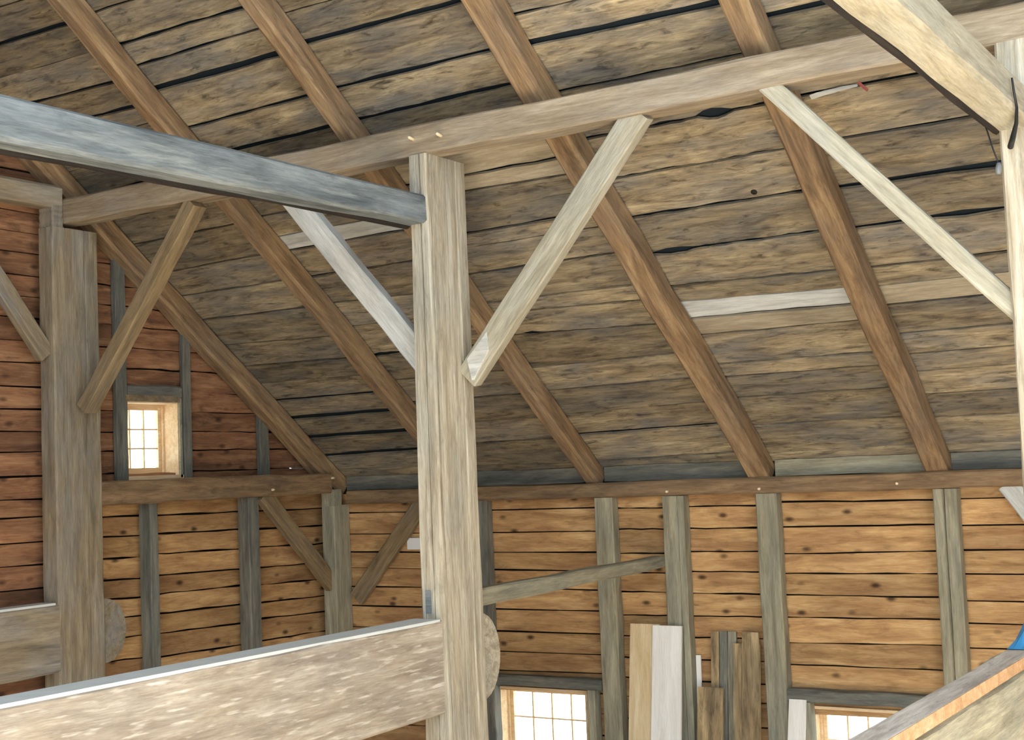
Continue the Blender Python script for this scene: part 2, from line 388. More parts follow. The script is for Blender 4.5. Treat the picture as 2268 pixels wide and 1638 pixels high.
# --- roof boards -------------------------------------------------------
BAYS = {
 'D': [((290, 542), (517, 496), .012), ((386, 601), (567, 565), .012), ((393, 657), (613, 624), .014), ((439, 709), (666, 682), .01), ((492, 765), (715, 746), .012), ((524, 813), (751, 794), .008), ((560, 850), (780, 832), .004), ((598, 888), (850, 868), 0.027), ((634, 928), (852, 910), 0.053), ((678, 969), (890, 955), 0.053), ((736, 1008), (920, 995), 0.045),
       ((230, 253), (294, 237), .02), ((103, 220), (244, 184), .02), ((0, 99), (135, 55), .025)],
 'C': [((581, 478), (627, 471), .012), ((616, 524), (800, 489), .006), ((637, 556), (890, 510), .01), ((687, 613), (906, 578), .012), ((744, 670), (907, 652), .012), ((790, 722), (907, 706), .008), ((830, 787), (886, 781), .025), ((1053, 826), (1116, 820), .008), ((1053, 881), (1148, 872), .01), ((1056, 934), (1187, 923), .008), ((1058, 981), (1219, 971), .02), ((1060, 1031), (1244, 1026), .006),
       ((549, 326), (726, 283), .03), ((418, 283), (683, 212), .02), ((347, 197), (616, 120), .04), ((262, 99), (528, 21), .02)],
 'B': [((1039, 386), (1230, 351), .02), ((1042, 421), (1251, 386), .008), ((1042, 515), (1223, 485), .018), ((1047, 606), (1347, 562), .012), ((1177, 659), (1393, 631), .008), ((1170, 739), (1442, 718), .01), ((1198, 813), (1485, 783), .006), ((1226, 863), (1520, 838), .01), ((1270, 915), (1550, 890), .003), ((1332, 960), (1582, 938), .03), ((1350, 1020), (1617, 1002), .012),
       ((801, 264), (1127, 188), .03), ((752, 193), (1077, 113), .025), ((680, 94), (1000, 7), .03)],
 'A': [((1297, 308), (1694, 230), .02), ((1361, 395), (1733, 331), .012), ((1396, 483), (1779, 423), .025), ((1442, 563), (1818, 512), .018), ((1489, 634), (1856, 597), .012), ((1507, 666), (1873, 640), .004), ((1526, 707), (1889, 673), .015), ((1549, 742), (1902, 709), .014), ((1588, 806), (1932, 781), .01), ((1634, 881), (1964, 859), .012), ((1670, 941), (1996, 923), .01), ((1709, 1003), (2020, 983), .004),
       ((1233, 205), (1640, 121), .015), ((1173, 97), (1592, 8), .04)],
 'E': [((1787, 209), (2035, 166), .02), ((1858, 308), (2151, 258), .016), ((1868, 411), (2215, 365), .035), ((1907, 501), (2222, 464), .025), ((1942, 588), (2229, 560), .012), ((1960, 629), (2116, 618), .006), ((1980, 673), (2158, 656), .014), ((2003, 737), (2229, 718), .008), ((2013, 778), (2243, 771), .01), ((2035, 819), (2247, 810), .006), ((2060, 870), (2248, 862), .003), ((2084, 923), (2250, 914), .01), ((2100, 985), (2255, 975), .004),
       ((1705, 35), (1808, 11), .04)],
}
S_EAVE = roof_s(V((0, 3.62, z_at(3.62)))); S_RIDGE = roof_s(V((0, YR + .04, z_at(YR + .04))))
rafter_x = lambda i, s: RC[i][0] - RC[i][3] / 2 + (RC[i][2] - RC[i][0]) * (s - S_EAVE) / (S_RIDGE - S_EAVE)
BULGES = [('A', onplane(1497, 556, D_BOARD), .17, .022), ('A', onplane(1580, 250, D_BOARD), .12, .03), ('E', onplane(2125, 478, D_BOARD), .22, .02), ('E', onplane(2180, 372, D_BOARD), .4, .012), ('B', onplane(1180, 745, D_BOARD), .12, .02), ('C', onplane(850, 784, D_BOARD), .2, .01)]
order = ['D', 'C', 'B', 'A', 'E']
for bi, bay in enumerate(order):
    fl = (lambda s, bi=bi: rafter_x(bi, s)) if bi > 0 else (lambda s: -3.95)
    fr_ = (lambda s, bi=bi: rafter_x(bi + 1, s)) if bi + 1 < len(RC) else (lambda s: XEND)
    lines = []
    for (p, q, g) in BAYS[bay]:
        P, Q = onplane(*p, D_BOARD), onplane(*q, D_BOARD); sp, sq = roof_s(P), roof_s(Q)
        if bay == 'E' or abs(Q.x - P.x) < 0.7: sp = sq = (sp + sq) / 2
        sl = (sq - sp) / max(Q.x - P.x, 1e-3) if sp != sq else 0.0
        sl = max(-0.03, min(0.03, sl))
        sm = (sp + sq) / 2; xm = (P.x + Q.x) / 2
        lines.append((sm + sl * (fl(sm) - xm), sm + sl * (fr_(sm) - xm), g * 1.25 + .006))
    lines.sort(key=lambda l: l[0] + l[1])
    full = [(S_EAVE, S_EAVE, .004)]
    for l in lines + [(S_RIDGE, S_RIDGE, .004)]:
        while (l[0] + l[1] - full[-1][0] - full[-1][1]) / 2 > 0.40:      # courses the photo does not show clearly
            st = rnd.uniform(0.22, 0.3); full.append((full[-1][0] + st, full[-1][1] + st, rnd.choice((.006, .012, .02))))
        if (l[0] + l[1] - full[-1][0] - full[-1][1]) / 2 > 0.05: full.append(l)
    for k in range(len(full) - 1):
        (l0, r0, g0), (l1, r1, g1) = full[k], full[k + 1]
        d = D_BOARD + rnd.uniform(0, 0.006)
        sm = (l0 + l1) / 2; xa, xb = fl(sm) + .004, fr_(sm) - .004
        mat = M_ROOF
        ymid = roof_pt(0, (l0 + r0 + l1 + r1) / 4).y
        pm = None
        if bay == 'A':
            zA = onplane(1690, 672, D_BOARD); zB = onplane(1700, 706, D_BOARD)
            if l0 < roof_s(zA) < l1: mat = M_PALE
            elif l0 < roof_s(zB) < l1: mat = M_TAN
        if bay == 'C' and l0 < roof_s(onplane(760, 520, D_BOARD)) < l1: mat = M_PALE
        if bay == 'B' and l0 < roof_s(onplane(1130, 355, D_BOARD)) < l1: mat = M_TAN
        if bay == 'B' and l0 < roof_s(onplane(1140, 390, D_BOARD)) < l1: mat = M_TAN
        if bay == 'E' and l0 < roof_s(onplane(2010, 645, D_BOARD)) < l1: mat = M_TAN
        bl_ = [(P, r_, d_) for (bb, P, r_, d_) in BULGES if bb == bay and min(abs(roof_s(P) - l0), abs(roof_s(P) - l1)) < .06]
        board('roof_board', roof_pt(xa, l0 + g0 / 2, d), roof_pt(xb, r0 + g0 / 2, d), roof_pt(xb, r1 - g1 / 2, d), roof_pt(xa, l1 - g1 / 2, d),
              RN, 0.024, mat, ceiling, seg=24 if bl_ else 8, amp=min(0.006, 0.002 + g0 / 5), bulges=bl_)

hp = onplane(1670, 425, D_BOARD)
tube('knot_hole', [hp - RN * .003, hp + RN * .01], .022, M_DARKWOOD, ceiling, 10)
# --- gable wall (left) -------------------------------------------------
w1a = onx(278, 890, XB); w1b = onx(388, 893, XB); w1c = onx(388, 1052, XB)
W1 = (w1a.y - 0.02, w1b.y, w1c.z, w1b.z)          # opening y0,y1,z0,z1
XO = XB - 0.07
def wall_left_boxes():
    y0, y1, z0, z1 = W1
    b = [(XO - .06, XO, -10.8, 3.62, 0.0, z0), (XO - .06, XO, -10.8, y0, z0, z1), (XO - .06, XO, y1, 3.0, z0, z1)]
    z = z1
    while z < 5.2 + ZO:
        ym = min(3.5, (D_BOARD + 0.02 - RN.z * (z + .1)) / RN.y)
        if ym < YR: break
        b.append((XO - .06, XO, 2 * YR - ym, ym, z, z + .1)); z += .1
    return b
wall_left = struct(boxes('wall_left', wall_left_boxes(), M_OUTER))
def gable_board(ya, yb, zl0, zl1, zr0, zr1, mat):
    yb = min(yb, (D_BOARD + 0.01 - RN.z * max(zl1, zr1)) / RN.y + 0.05)
    if yb - ya < 0.08: return
    j = rnd.uniform(0, .01)
    board('gable_board', (XB - j, ya, zl0), (XB - j, yb, zr0), (XB - j, yb, zr1), (XB - j, ya, zl1), (-1, 0, 0), 0.028, mat, wall_left, seg=6, amp=0.006, tilt=rnd.uniform(-.003, .004))
GLOW = {
 (95, 330): [(1104, 1100), (1146, 1141), (1189, 1187), (1239, 1232), (1288, 1279), (1329, 1322), (1371, 1366), (1416, 1409), (1470, 1455), (1520, 1502)],
 (345, 545): [(1100, 1093), (1141, 1132), (1182, 1171), (1226, 1214), (1274, 1260), (1316, 1295), (1359, 1336), (1403, 1378), (1455, 1426), (1500, 1472)],
 (565, 735): [(1090, 1084), (1131, 1124), (1171, 1162), (1210, 1203), (1255, 1246), (1293, 1283), (1334, 1318), (1371, 1352), (1421, 1394), (1465, 1440)],
}
ytie_z = onx(400, 1085, XB).z
bays_g = [(-3.0, 0.15, (0, 95), [(1104, 1104), (1143, 1143), (1200, 1198), (1252, 1249), (1306, 1302), (1352, 1347), (1402, 1397), (1450, 1445), (1500, 1492)])]
edges = [onx(p, 1200, XB).y for p in (205, 336, 556)] + [3.45]
for (pk, ls), (ya, yb) in zip(GLOW.items(), ((0.15, edges[1]), (edges[1], edges[2]), (edges[2], edges[3]))):
    bays_g.append((ya, yb, pk, ls))
for (ya, yb, pk, ls) in bays_g:
    zs = []
    for (l, r) in ls:
        a, b_ = onx(pk[0] if pk[0] != 95 else 207, l, XB), onx(pk[1] if pk[1] != 330 else 320, r, XB)
        sl = max(-.03, min(.03, (b_.z - a.z) / max(.05, b_.y - a.y))); m_ = (a.z + b_.z) / 2; ym = (a.y + b_.y) / 2
        zs.append((m_ + sl * (max(ya, -1) - ym), m_ + sl * (yb - ym)))
    for k in range(len(zs) - 1):
        gable_board(ya + .003, yb - .003, zs[k + 1][0] + .007, zs[k][0] - .007, zs[k + 1][1] + .007, zs[k][1] - .007, M_WALL if ya > 0 else M_GABLE)
    zb = min(zs[-1])
    while zb > 0.05:
        st = min(rnd.uniform(.17, .22), zb); gable_board(ya + .003, yb - .003, zb - st + .004, zb - .004, zb - st + .004, zb - .004, M_GABLE); zb -= st
# upper gable boards, level courses
ups = [onx(60, y, XB).z for y in (1104, 1054, 1001, 955, 905, 856, 803, 755, 703, 657, 610, 560, 515, 470, 425, 380, 335, 290, 245, 200, 155, 110, 65, 20, -25, -70, -115, -160, -205, -250, -295, -340)]
for k in range(len(ups) - 1):
    z0, z1 = ups[k], ups[k + 1]; zm = (z0 + z1) / 2
    cuts = [(-3.6, 0.1), (0.1, onx(265, 900, XB).y), (onx(265, 900, XB).y, onx(408, 900, XB).y), (onx(408, 900, XB).y, onx(584, 1000, XB).y), (onx(584, 1000, XB).y, 3.45)]
    for ci, (ya, yb) in enumerate(cuts):
        pieces = [(ya, yb)]
        if ci == 2 and zm > W1[2] - .02 and zm < W1[3] + .03: pieces = [(ya, W1[0]), (W1[1], yb)]
        for (pa, pb) in pieces:
            j = rnd.uniform(-.008, .008)
            gable_board(pa + .003, pb - .003, z0 + .005 + j, z1 - .005, z0 + .005, z1 - .005 + j * .5, M_GABLE)

# --- back wall (eave side) --------------------------------------------
YO = YB + 0.06
W2 = (ony(1106, 1540, YB).x, ony(1300, 1540, YB).x, ony(1200, 1527, YB).z)      # x0,x1,ztop
W3 = (ony(1800, 1580, YB).x, ony(2010, 1590, YB).x + 0.02, ony(1880, 1571, YB).z)
WH = 1.05
def back_boxes():
    o = (YO, YO + .06); zt = z_at(3.5) - .02; b = []
    zb = min(W2[2], W3[2]) - WH
    b.append((-4.0, XEND) + o + (0.0, zb)); b.append((-4.0, W2[0]) + o + (zb, zt))
    b.append((W2[1], W3[0]) + o + (zb, zt)); b.append((W3[1], XEND) + o + (zb, zt))
    b.append((W2[0], W2[1]) + o + (W2[2], zt)); b.append((W3[0], W3[1]) + o + (W3[2], zt))
    return b
wall_back = struct(boxes('wall_back', back_boxes(), M_OUTER))
BW = [
 ((800, 1315), (-3.70, -0.66), [(1092, 1078), (1135, 1124), (1182, 1176), (1222, 1222), (1257, 1264), (1298, 1306), (1341, 1353), (1388, 1403), (1431, 1449), (1474, 1491), (1516, 1535)]),
 ((1372, 1465), (-0.66, 0.01), [(1076, 1074), (1125, 1124), (1171, 1171), (1225, 1225), (1267, 1268), (1309, 1311), (1361, 1363), (1408, 1411), (1455, 1458), (1498, 1502), (1540, 1546)]),
 ((1530, 1672), (0.01, 0.87), [(1072, 1069), (1121, 1119), (1170, 1168), (1221, 1221), (1265, 1266), (1313, 1315), (1363, 1365), (1411, 1414), (1460, 1464), (1508, 1514), (1550, 1556)]),
 ((1735, 2068), (0.87, 2.32), [(1062, 1054), (1111, 1107), (1166, 1161), (1226, 1220), (1269, 1270), (1317, 1322), (1366, 1371), (1423, 1428), (1470, 1483), (1530, 1546)]),
 ((2132, 2268), (2.32, 5.5), [(1052, 1048), (1104, 1101), (1163, 1163), (1217, 1219), (1272, 1272), (1331, 1331), (1382, 1380), (1435, 1438), (1490, 1495), (1545, 1551)]),
]
for (pk, xr, ls) in BW:
    zs = []
    for (l, r) in ls:
        a, b_ = ony(pk[0], l, YB), ony(pk[1], r, YB)
        sl = max(-.03, min(.03, (b_.z - a.z) / max(.1, b_.x - a.x))); m_ = (a.z + b_.z) / 2; xm = (a.x + b_.x) / 2
        if pk[0] > 2100: sl = 0
        zs.append((m_ + sl * (xr[0] - xm), m_ + sl * (xr[1] - xm)))
    while min(zs[-1]) > 0.25:
        st = rnd.uniform(.17, .21); zs.append((zs[-1][0] - st, zs[-1][1] - st))
    zs.append((0.01, 0.01))
    for k in range(len(zs) - 1):
        (tl, tr), (bl, br) = zs[k], zs[k + 1]; j = rnd.uniform(0, .008)
        segs = [(xr[0] + .003, xr[1] - .003)]
        for wn in (W2, W3):
            zb = wn[2] - WH
            if wn[0] > xr[0] - .3 and wn[1] < xr[1] + .3:
                if max(bl, br) < wn[2] and min(tl, tr) > zb:      # course crosses the window
                    if min(tl, tr) > wn[2] + .02: continue
                    segs = [(xr[0] + .003, wn[0]), (wn[1], xr[1] - .003)]
        for (xa, xb) in segs:
            if xb - xa < .04: continue
            f = lambda A, B, x: A + (B - A) * (x - xr[0]) / (xr[1] - xr[0])
            board('wall_board', (xa, YB + j, f(bl, br, xa) + .006), (xb, YB + j, f(bl, br, xb) + .006), (xb, YB + j, f(tl, tr, xb) - .006), (xa, YB + j, f(tl, tr, xa) - .006),
                  (0, 1, 0), 0.026, M_WALL, wall_back, seg=6, amp=0.004, tilt=rnd.uniform(-.002, .003))

# --- other enclosing walls, behind the camera --------------------------
DX0, DX1, DZ = 3.5, 8.0, 4.6                 # wide open wagon doorway in the opposite eave wall
struct(boxes('wall_front', [(-4.0, DX0, -10.85, -10.7, 0, 3.9), (DX1, XEND, -10.85, -10.7, 0, 3.9)], M_INNER))
struct(boxes('wall_right', [(XEND, XEND + .15, -10.8, -7.5, 0, 4.2), (XEND, XEND + .15, -2.0, 3.6, 0, 4.2), (XEND, XEND + .15, -9.0, 1.6, 4.2, 6.0), (XEND, XEND + .15, -6.6, -.6, 6.0, 7.8)], M_INNER))   # wagon door stands open

# --- windows -----------------------------------------------------------
def window(n, org, ux, uy, w, h, cols, rows, depth, sash_in):
    """opening w x h; org = lower left of opening on the inside face, ux = across, uy = outward"""
    e = bpy.data.objects.new('window_%d' % n, None); col.objects.link(e); e['kind'] = 'structure'
    ux, uy = V(ux), V(uy); uz = V((0, 0, 1)); org = V(org); e.location = org
    fm = Matrix.Translation(org) @ Matrix((ux, uy, uz)).transposed().to_4x4()
    def bx(name, b, mat, par=e):
        o = boxes(name, [b], mat); o.parent = par
        o.matrix_parent_inverse = Matrix.Translation(-org) if par is e else par.matrix_basis.inverted()
        o.matrix_basis = fm
        return o
    c = 0.05
    bx('jamb', (-.02, 0.004, -.03, depth, 0, h), M_CASING); bx('jamb', (w - .004, w + .02, -.03, depth, 0, h), M_CASING)
    bx('head', (-.02, w + .02, -.03, depth, h - .004, h + .02), M_CASING); bx('sill', (-.04, w + .04, -.05, depth + .04, -.03, .004), M_CASING)
    s0, s1 = sash_in, sash_in + .035; f = .055
    sash = bx('sash', (.006, f, s0, s1, .006, h - .006), M_CASING)
    bx('stile', (w - f, w - .006, s0, s1, .006, h - .006), M_CASING)
    bx('top_rail', (f, w - f, s0, s1, h - f, h - .006), M_CASING); bx('bottom_rail', (f, w - f, s0, s1, .006, f + .02), M_CASING)
    # stop beads
    bx('stop', (.004, .022, s0 - .025, s0 - .002, .004, h - .004), M_CASING); bx('stop', (w - .022, w - .004, s0 - .025, s0 - .002, .004, h - .004), M_CASING)
    bx('stop', (.022, w - .022, s0 - .025, s0 - .002, h - .022, h - .004), M_CASING)
    pw = (w - 2 * f) / cols; ph = (h - 2 * f - .02) / rows; zb = f + .02
    for i in range(1, cols): bx('muntin', (f + pw * i - .006, f + pw * i + .006, s0 + .006, s1 - .006, zb, h - f), M_CASING)
    for j in range(1, rows): bx('muntin', (f, w - f, s0 + .007, s1 - .007, zb + ph * j - .006, zb + ph * j + .006), M_CASING)
    for i in range(cols):
        for j in range(rows):
            bx('pane', (f + pw * i + .008, f + pw * (i + 1) - .008, s0 + .015, s0 + .018, zb + ph * j + .008, zb + ph * (j + 1) - .008), M_GLASS)
    return e
wn1 = window(1, (XB, W1[0], W1[2]), (0, 1, 0), (-1, 0, 0), W1[1] - W1[0], W1[3] - W1[2], 3, 3, .24, .165)
yc = onx(404, 970, XB + .05).y
for nm, b_ in (('casing', (XB - .005, XB + .05, W1[1] + .002, yc, W1[2] - .02, W1[3] + .05)), ('head_casing', (XB - .005, XB + .06, W1[0] - .03, W1[1] + .002, W1[3] + .005, W1[3] + .06))):
    o_ = boxes(nm, [b_], M_STUD if nm == 'casing' else M_BRACEDK, origin=(XB, W1[1], W1[2])); o_.parent = wn1; o_.matrix_parent_inverse = Matrix.Translation(-wn1.location)
window(2, (W2[0], YB, W2[2] - WH), (1, 0, 0), (0, 1, 0), W2[1] - W2[0], WH, 4, 4, .24, .155)
window(3, (W3[0], YB, W3[2] - WH), (1, 0, 0), (0, 1, 0), W3[1] - W3[0], WH, 4, 4, .24, .17)

# ================================================================== TIMBER FRAME
ZPB, ZPT = 1.975 + ZO, 2.17 + ZO           # purlin bottom / top
# --- main posts --------------------------------------------------------
def post(xf0, xf1, w0, w1, d, yf, ztop, mat, label, grooves=()):
    """xf = x of the +X face at floor / top; w = width along X; front face at y = yf"""
    p0 = V((xf0 - w0 / 2, yf + d / 2, 0)); p1 = V((xf1 - w1 / 2, yf + d / 2, ztop)); wm = max(w0, w1)
    return timber('post', p0, p1, wm, d, (0, 1, 0), mat, label, 'post', 'tall posts carrying the purlin', seg=22, wob=.003, jit=.003, b=.014,
                  taper=(w0 / wm, 1, w1 / wm, 1), grooves=grooves)
P1 = post(0.035, -0.005, 0.235, 0.145, 0.46, 0.0, ZPB + .005, M_POST, 'pale weathered middle post in front, two cracks running down it',
          grooves=((1, .06, .016, .08), (1, .47, .014, .05), (1, .74, .02, .02), (0, .62, .012, .06)))
XP0 = -3.57
P0 = post(XP0, XP0, 0.19, 0.18, 0.46, -0.12, ZPB - .04, M_POSTDK, 'grey-brown post at left standing against the gable wall', grooves=((1, .25, .012, .012), (1, .7, .02, .02)))
hd = timber('post_head', (XP0 - .09, -.06, ZPB - .06), (XP0 - .09, -.06, 2.13 + ZO), .17, .11, (0, 1, 0), M_POSTDK, parent=P0)
P2 = post(3.86, 3.85, 0.21, 0.20, 0.46, 0.0, ZPB + .005, M_POST, 'pale post cut off by the right edge of the picture')
# mortise low on the middle post: flat plug, recess shade put into its colour
mp = ony(949, 1333, -0.003)
boxes('mortise', [(mp.x - .02, mp.x + .022, -.006, .02, mp.z - .075, mp.z + .075)], M_BLUEGREY, P1, mp)
# --- purlin ------------------------------------------------------------
purlin = timber('purlin', (-3.78, 0.095, (ZPB + ZPT) / 2), (XEND - .2, 0.095, (ZPB + ZPT) / 2 + .005), .19, .20, (0, 0, 1), M_PURLIN,
                'long tan roof purlin running across the picture above the posts', 'beam', seg=26, wob=.007, jit=.004, b=.014)
for q in ((914, 308), (976, 300)): peg(ony(*q, 0.0), (0, -1, .1), purlin)
# --- tie beams near the top of the posts --------------------------------
def tie(xf, w, z0a, z1a, z0b, z1b, mat, label, ya=0.02, yb=-7.2, edge_w=0.05, seg=18):
    """+X face at xf, from the post (a) across to yb (b)"""
    h = max(z1a - z0a, z1b - z0b)
    p0 = V((xf - w / 2, ya, (z0a + z1a) / 2 + ZO)); p1 = V((xf - w / 2, yb, (z0b + z1b) / 2 + ZO))
    o = timber('tie_beam', p0, p1, w, h, (0, 0, 1), mat, label, 'beam', 'tie beams across the nave', seg=seg, wob=.003, jit=.0025, b=.022,
               taper=(1, (z1a - z0a) / h, 1, (z1b - z0b) / h))
    if edge_w:  # dark brown strip along the lower edge away from +X
        b0 = p0 + V((-w / 2 + edge_w / 2 - .006, 0, -(z1a - z0a) / 2 + .008)); b1 = p1 + V((-w / 2 + edge_w / 2 - .006, 0, -(z1b - z0b) / 2 + .004))
        timber('dark_edge', b0, b1, edge_w, .045, (0, 0, 1), M_DARKWOOD, parent=o, seg=16, wob=.006, jit=.006, b=.012)
    return o
tie(-0.014, .20, 1.513, 1.70, 1.40, 1.66, M_BLUEGREY, 'blue-grey weathered tie beam running from the middle post to the left edge')
TP2 = tie(3.825, .20, 1.515, 1.70, 1.515, 1.73, M_BRACE, 'thick pale tie beam entering at the top right corner', edge_w=.035)
tie(XP0 + .0, .17, 2.09, 2.27, 2.06, 2.25, M_POSTDK, 'dark tie beam over the gable post at the left edge', ya=-.02, edge_w=0)
# --- anchor beams -------------------------------------------------------
def anchor(xf, w, zt, zb, mat, label, yj=0.0, yt=0.46, tongue=True, ry=.20, tx=.07, tmat=None):
    p0 = V((xf - w / 2, yj + .01, (zt + zb) / 2 + ZO)); p1 = V((xf - w / 2, -7.2, (zt + zb) / 2 + ZO))
    o = timber('anchor_beam', p0, p1, w, zt - zb, (0, 0, 1), mat, label, 'beam', 'anchor beams with rounded tongues', seg=18, wob=.006, jit=.004, b=.018)
    if xf < 2: boxes('skylit_top', [(xf - w + .012, xf - .005, -7.1, yj - .02, zt + ZO - .012, zt + ZO + .006)], M_SKYTOP, o, p0)  # thin pale slab, overhead light on the top face painted in
    if tongue:
        disc_tongue('tongue', xf - tx, yj + yt + .02, (zt + zb) / 2 + ZO, (zt - zb) / 2 - .01, ry, .075, tmat or mat, o)
    return o
anchor(-0.004, .225, -1.085, -1.69, M_ANCHOR, 'huge pale hewn anchor beam running from the middle post to the lower left corner', ry=.235, tx=.07, tmat=M_POST)
anchor(XP0 - .004, .18, -1.03, -1.565, M_POSTDK, 'brown anchor beam at the left edge joined to the gable post', yj=-.12, ry=.22, tx=.06)
anchor(3.84, .22, -1.085, -1.69, M_STUD, 'broad grey anchor beam in the lower right corner under a plank', tongue=True)
# plank lying on it
pl = timber('plank', (3.80, -.12, -1.046 + ZO), (3.80, -6.5, -1.046 + ZO), .115, .05, (0, 0, 1), M_PLANKTOP, 'grey grained plank with fresh orange edge lying on the lower right beam', 'plank', seg=14, wob=.002, jit=.002, b=.003)
boxes('sawn_edge', [(3.8565, 3.8605, -6.4, -.13, -1.070 + ZO, -1.022 + ZO)], M_FRESH, pl, (3.858, -3, -1.05 + ZO))

# --- aisle tie behind the middle post -----------------------------------
at = timber('aisle_tie', (-.115, .44, -1.0 + ZO), (-.10, YW - .005, -.965 + ZO), .13, .115, (0, 0, 1), M_STUD, 'grey rail running from the middle post back to a wall stud', 'rail', seg=10, taper=(1, 1.05, 1, .85), b=.012)

# --- braces --------------------------------------------------------------
def brace(name, e1, e2, yf, yt, th, mat, label, ext=(.12, .10), seg=8, cat='brace', group='diagonal braces of the posts', plane='y', parent=None, bow=None):
    """e1,e2: the two long edges as ((foot px),(top px)); yf,yt: depth of front face at foot and top"""
    on = ony if plane == 'y' else onx
    a0, b0 = on(*e1[0], yf), on(*e2[0], yf); a1, b1 = on(*e1[1], yt), on(*e2[1], yt)
    c0, c1 = (a0 + b0) / 2, (a1 + b1) / 2; d = (c1 - c0).normalized()
    side = ((a0 - b0) + (a1 - b1)) / 2; side -= d * side.dot(d); w = side.length
    n = d.cross(side).normalized()
    back = V((0, 1, 0)) if plane == 'y' else V((-1, 0, 0))
    if n.dot(back) < 0: n = -n
    p0 = c0 - d * ext[0] + n * th / 2; p1 = c1 + d * ext[1] + n * th / 2
    return timber(name, p0, p1, w, th, n, mat, label, cat, group, seg=seg, b=.008, wob=.003, jit=.002, parent=parent, bow=bow)
B3 = brace('brace', ((1033, 785), (1368, 264)), ((1062, 838), (1432, 262)), .30, .05, .09, M_BRACE, 'long pale brace rising right from the middle post to the purlin', ext=(.10, .06))
brace('brace', ((912, 812), (596, 421)), ((915, 737), (666, 430)), .17, .06, .09, M_PALE, 'pale grey brace rising left from the middle post behind the blue-grey beam', ext=(.16, .12))
brace('brace', ((187, 862), (394, 466)), ((193, 903), (427, 464)), .05, .02, .13, M_BRACEDK, 'brown brace rising right from the gable post to the purlin', ext=(.10, .08))
brace('brace', ((2242, 712), (1700, 214)), ((2242, 640), (1742, 200)), .05, .02, .09, M_BRACE, 'straight pale brace running down right from the purlin to the right post', ext=(.14, .10))
brace('brace', ((98, 800), (0, 655)), ((95, 735), (0, 580)), XP0 - .05, XP0 - .05, .08, M_POSTDK, 'dark brace at the left edge running up from the gable post', ext=(.08, .80), plane='x')
# pale cut face at the foot of the long brace
fp = [ony(1034, 795, .285), ony(1077, 735, .265), ony(1080, 775, .268), ony(1045, 842, .29)]
_bm = bmesh.new(); _og = fp[0]
_f = [_bm.verts.new(p - _og) for p in fp]; _k = [_bm.verts.new(p - _og + V((.01, .05, 0))) for p in fp]
for q in (_f, list(reversed(_k))): _bm.faces.new(q)
for i in range(4): _bm.faces.new((_f[i], _k[i], _k[(i + 1) % 4], _f[(i + 1) % 4]))
bmesh.ops.recalc_face_normals(_bm, faces=_bm.faces)
_me = bpy.data.meshes.new('cut_face'); _bm.to_mesh(_me); _bm.free()
link('cut_face', _me, M_PALE, Matrix.Translation(_og), B3)

# ================================================================== BACK WALL FRAME
zpt, zpb = -.278 + ZO, -.412 + ZO
plate = timber('wall_plate', (-3.50, YW + .11, (zpt + zpb) / 2), (XEND - .3, YW + .11, (zpt + zpb) / 2), .22, zpt - zpb, (0, 0, 1), M_PLATE,
       'long brown wall plate under the rafter feet along the back wall', 'beam', seg=22, wob=.004, jit=.004, b=.012)
for q in ((1478, 1088), (1682, 1082), (1987, 1070)): peg(ony(*q, YW), (0, -1, 0), plate, ln=.025)
# grey boards closing the gap between rafters above the plate
for i in range(len(RC)):
    xa = RC[i][0] + .006; xb = (RC[i + 1][0] - RC[i + 1][3] - .006) if i + 1 < len(RC) else XEND - .4
    board('eave_board', (xa, YW + .16, zpt + .002), (xb, YW + .16, zpt + .002), (xb, YW + .16, z_at(YW + .16) - .012), (xa, YW + .16, z_at(YW + .16) - .012), (0, 1, 0), .02,
          M_STUD if i == 3 else M_STUDDK,
          label=['grey board closing the eave gap in the corner by the gable wall', 'grey eave board behind the middle post', 'long blue-grey eave board between two rafter feet', 'palest eave board left of the rightmost rafter foot', 'dark eave board beyond the rightmost rafter foot'][i], cat='board', group='eave boards above the wall plate')
def stud_y(xl, xr, zb, zt, mat, label, yf=YW, d=.118, name='stud', grooves=()):
    return timber(name, ((xl + xr) / 2, yf + d / 2, zb), ((xl + xr) / 2, yf + d / 2, zt), xr - xl, d, (0, 1, 0), mat, label, 'stud', 'upright studs of the back wall', seg=14, wob=.003, jit=.0025, b=.008, grooves=grooves)
X = lambda p, y=1150: ony(p, y, YW).x
stud_y(X(1317), X(1357), 0, zpb, M_STUD, 'grey wall stud between the aisle rail and the first low window')
stud_y(X(1467), X(1514), 0, zpb, M_STUD, 'grey wall stud receiving the end of the aisle rail', grooves=((0, .72, .012, .012),))
stud_y(X(1675), X(1722), 0, zpb, M_STUD, 'pale wall stud just right of the old leaning boards')
stud_y(X(2068), X(2122), 0, zpb, M_STUD, 'split dark grey wall stud below the rightmost rafter', grooves=((0, .45, .02, .025),))
# window framing: studs beside and lintels over the low windows
zl2a, zl2b = ony(1215, 1500, YW).z, ony(1215, 1523, YW).z
xs1 = X(1357)
timber('lintel', (ony(1085, 1505, YW).x, YW + .06, (zl2a + zl2b) / 2), (X(1316), YW + .06, (zl2a + zl2b) / 2), .12, zl2a - zl2b, (0, 0, 1), M_STUDDK, 'dark grey lintel over the low window next to the middle post', 'lintel', 'lintels over the low windows', seg=5)
zl3a, zl3b = ony(1900, 1533, YW).z, ony(1900, 1562, YW).z
timber('lintel', (X(1722) + .003, YW + .06, (zl3a + zl3b) / 2), (X(2068) - .003, YW + .06, (zl3a + zl3b) / 2), .12, zl3a - zl3b, (0, 0, 1), M_STUDDK, 'dark grey lintel over the low window by the right beam', 'lintel', 'lintels over the low windows', seg=6)
xa = ony(1100, 1600, YW).x
stud_y(xa - .13, xa - .015, 0, zl2b, M_STUDDK, 'short dark stud at the left side of the first low window')
xa = ony(1303, 1600, YW).x
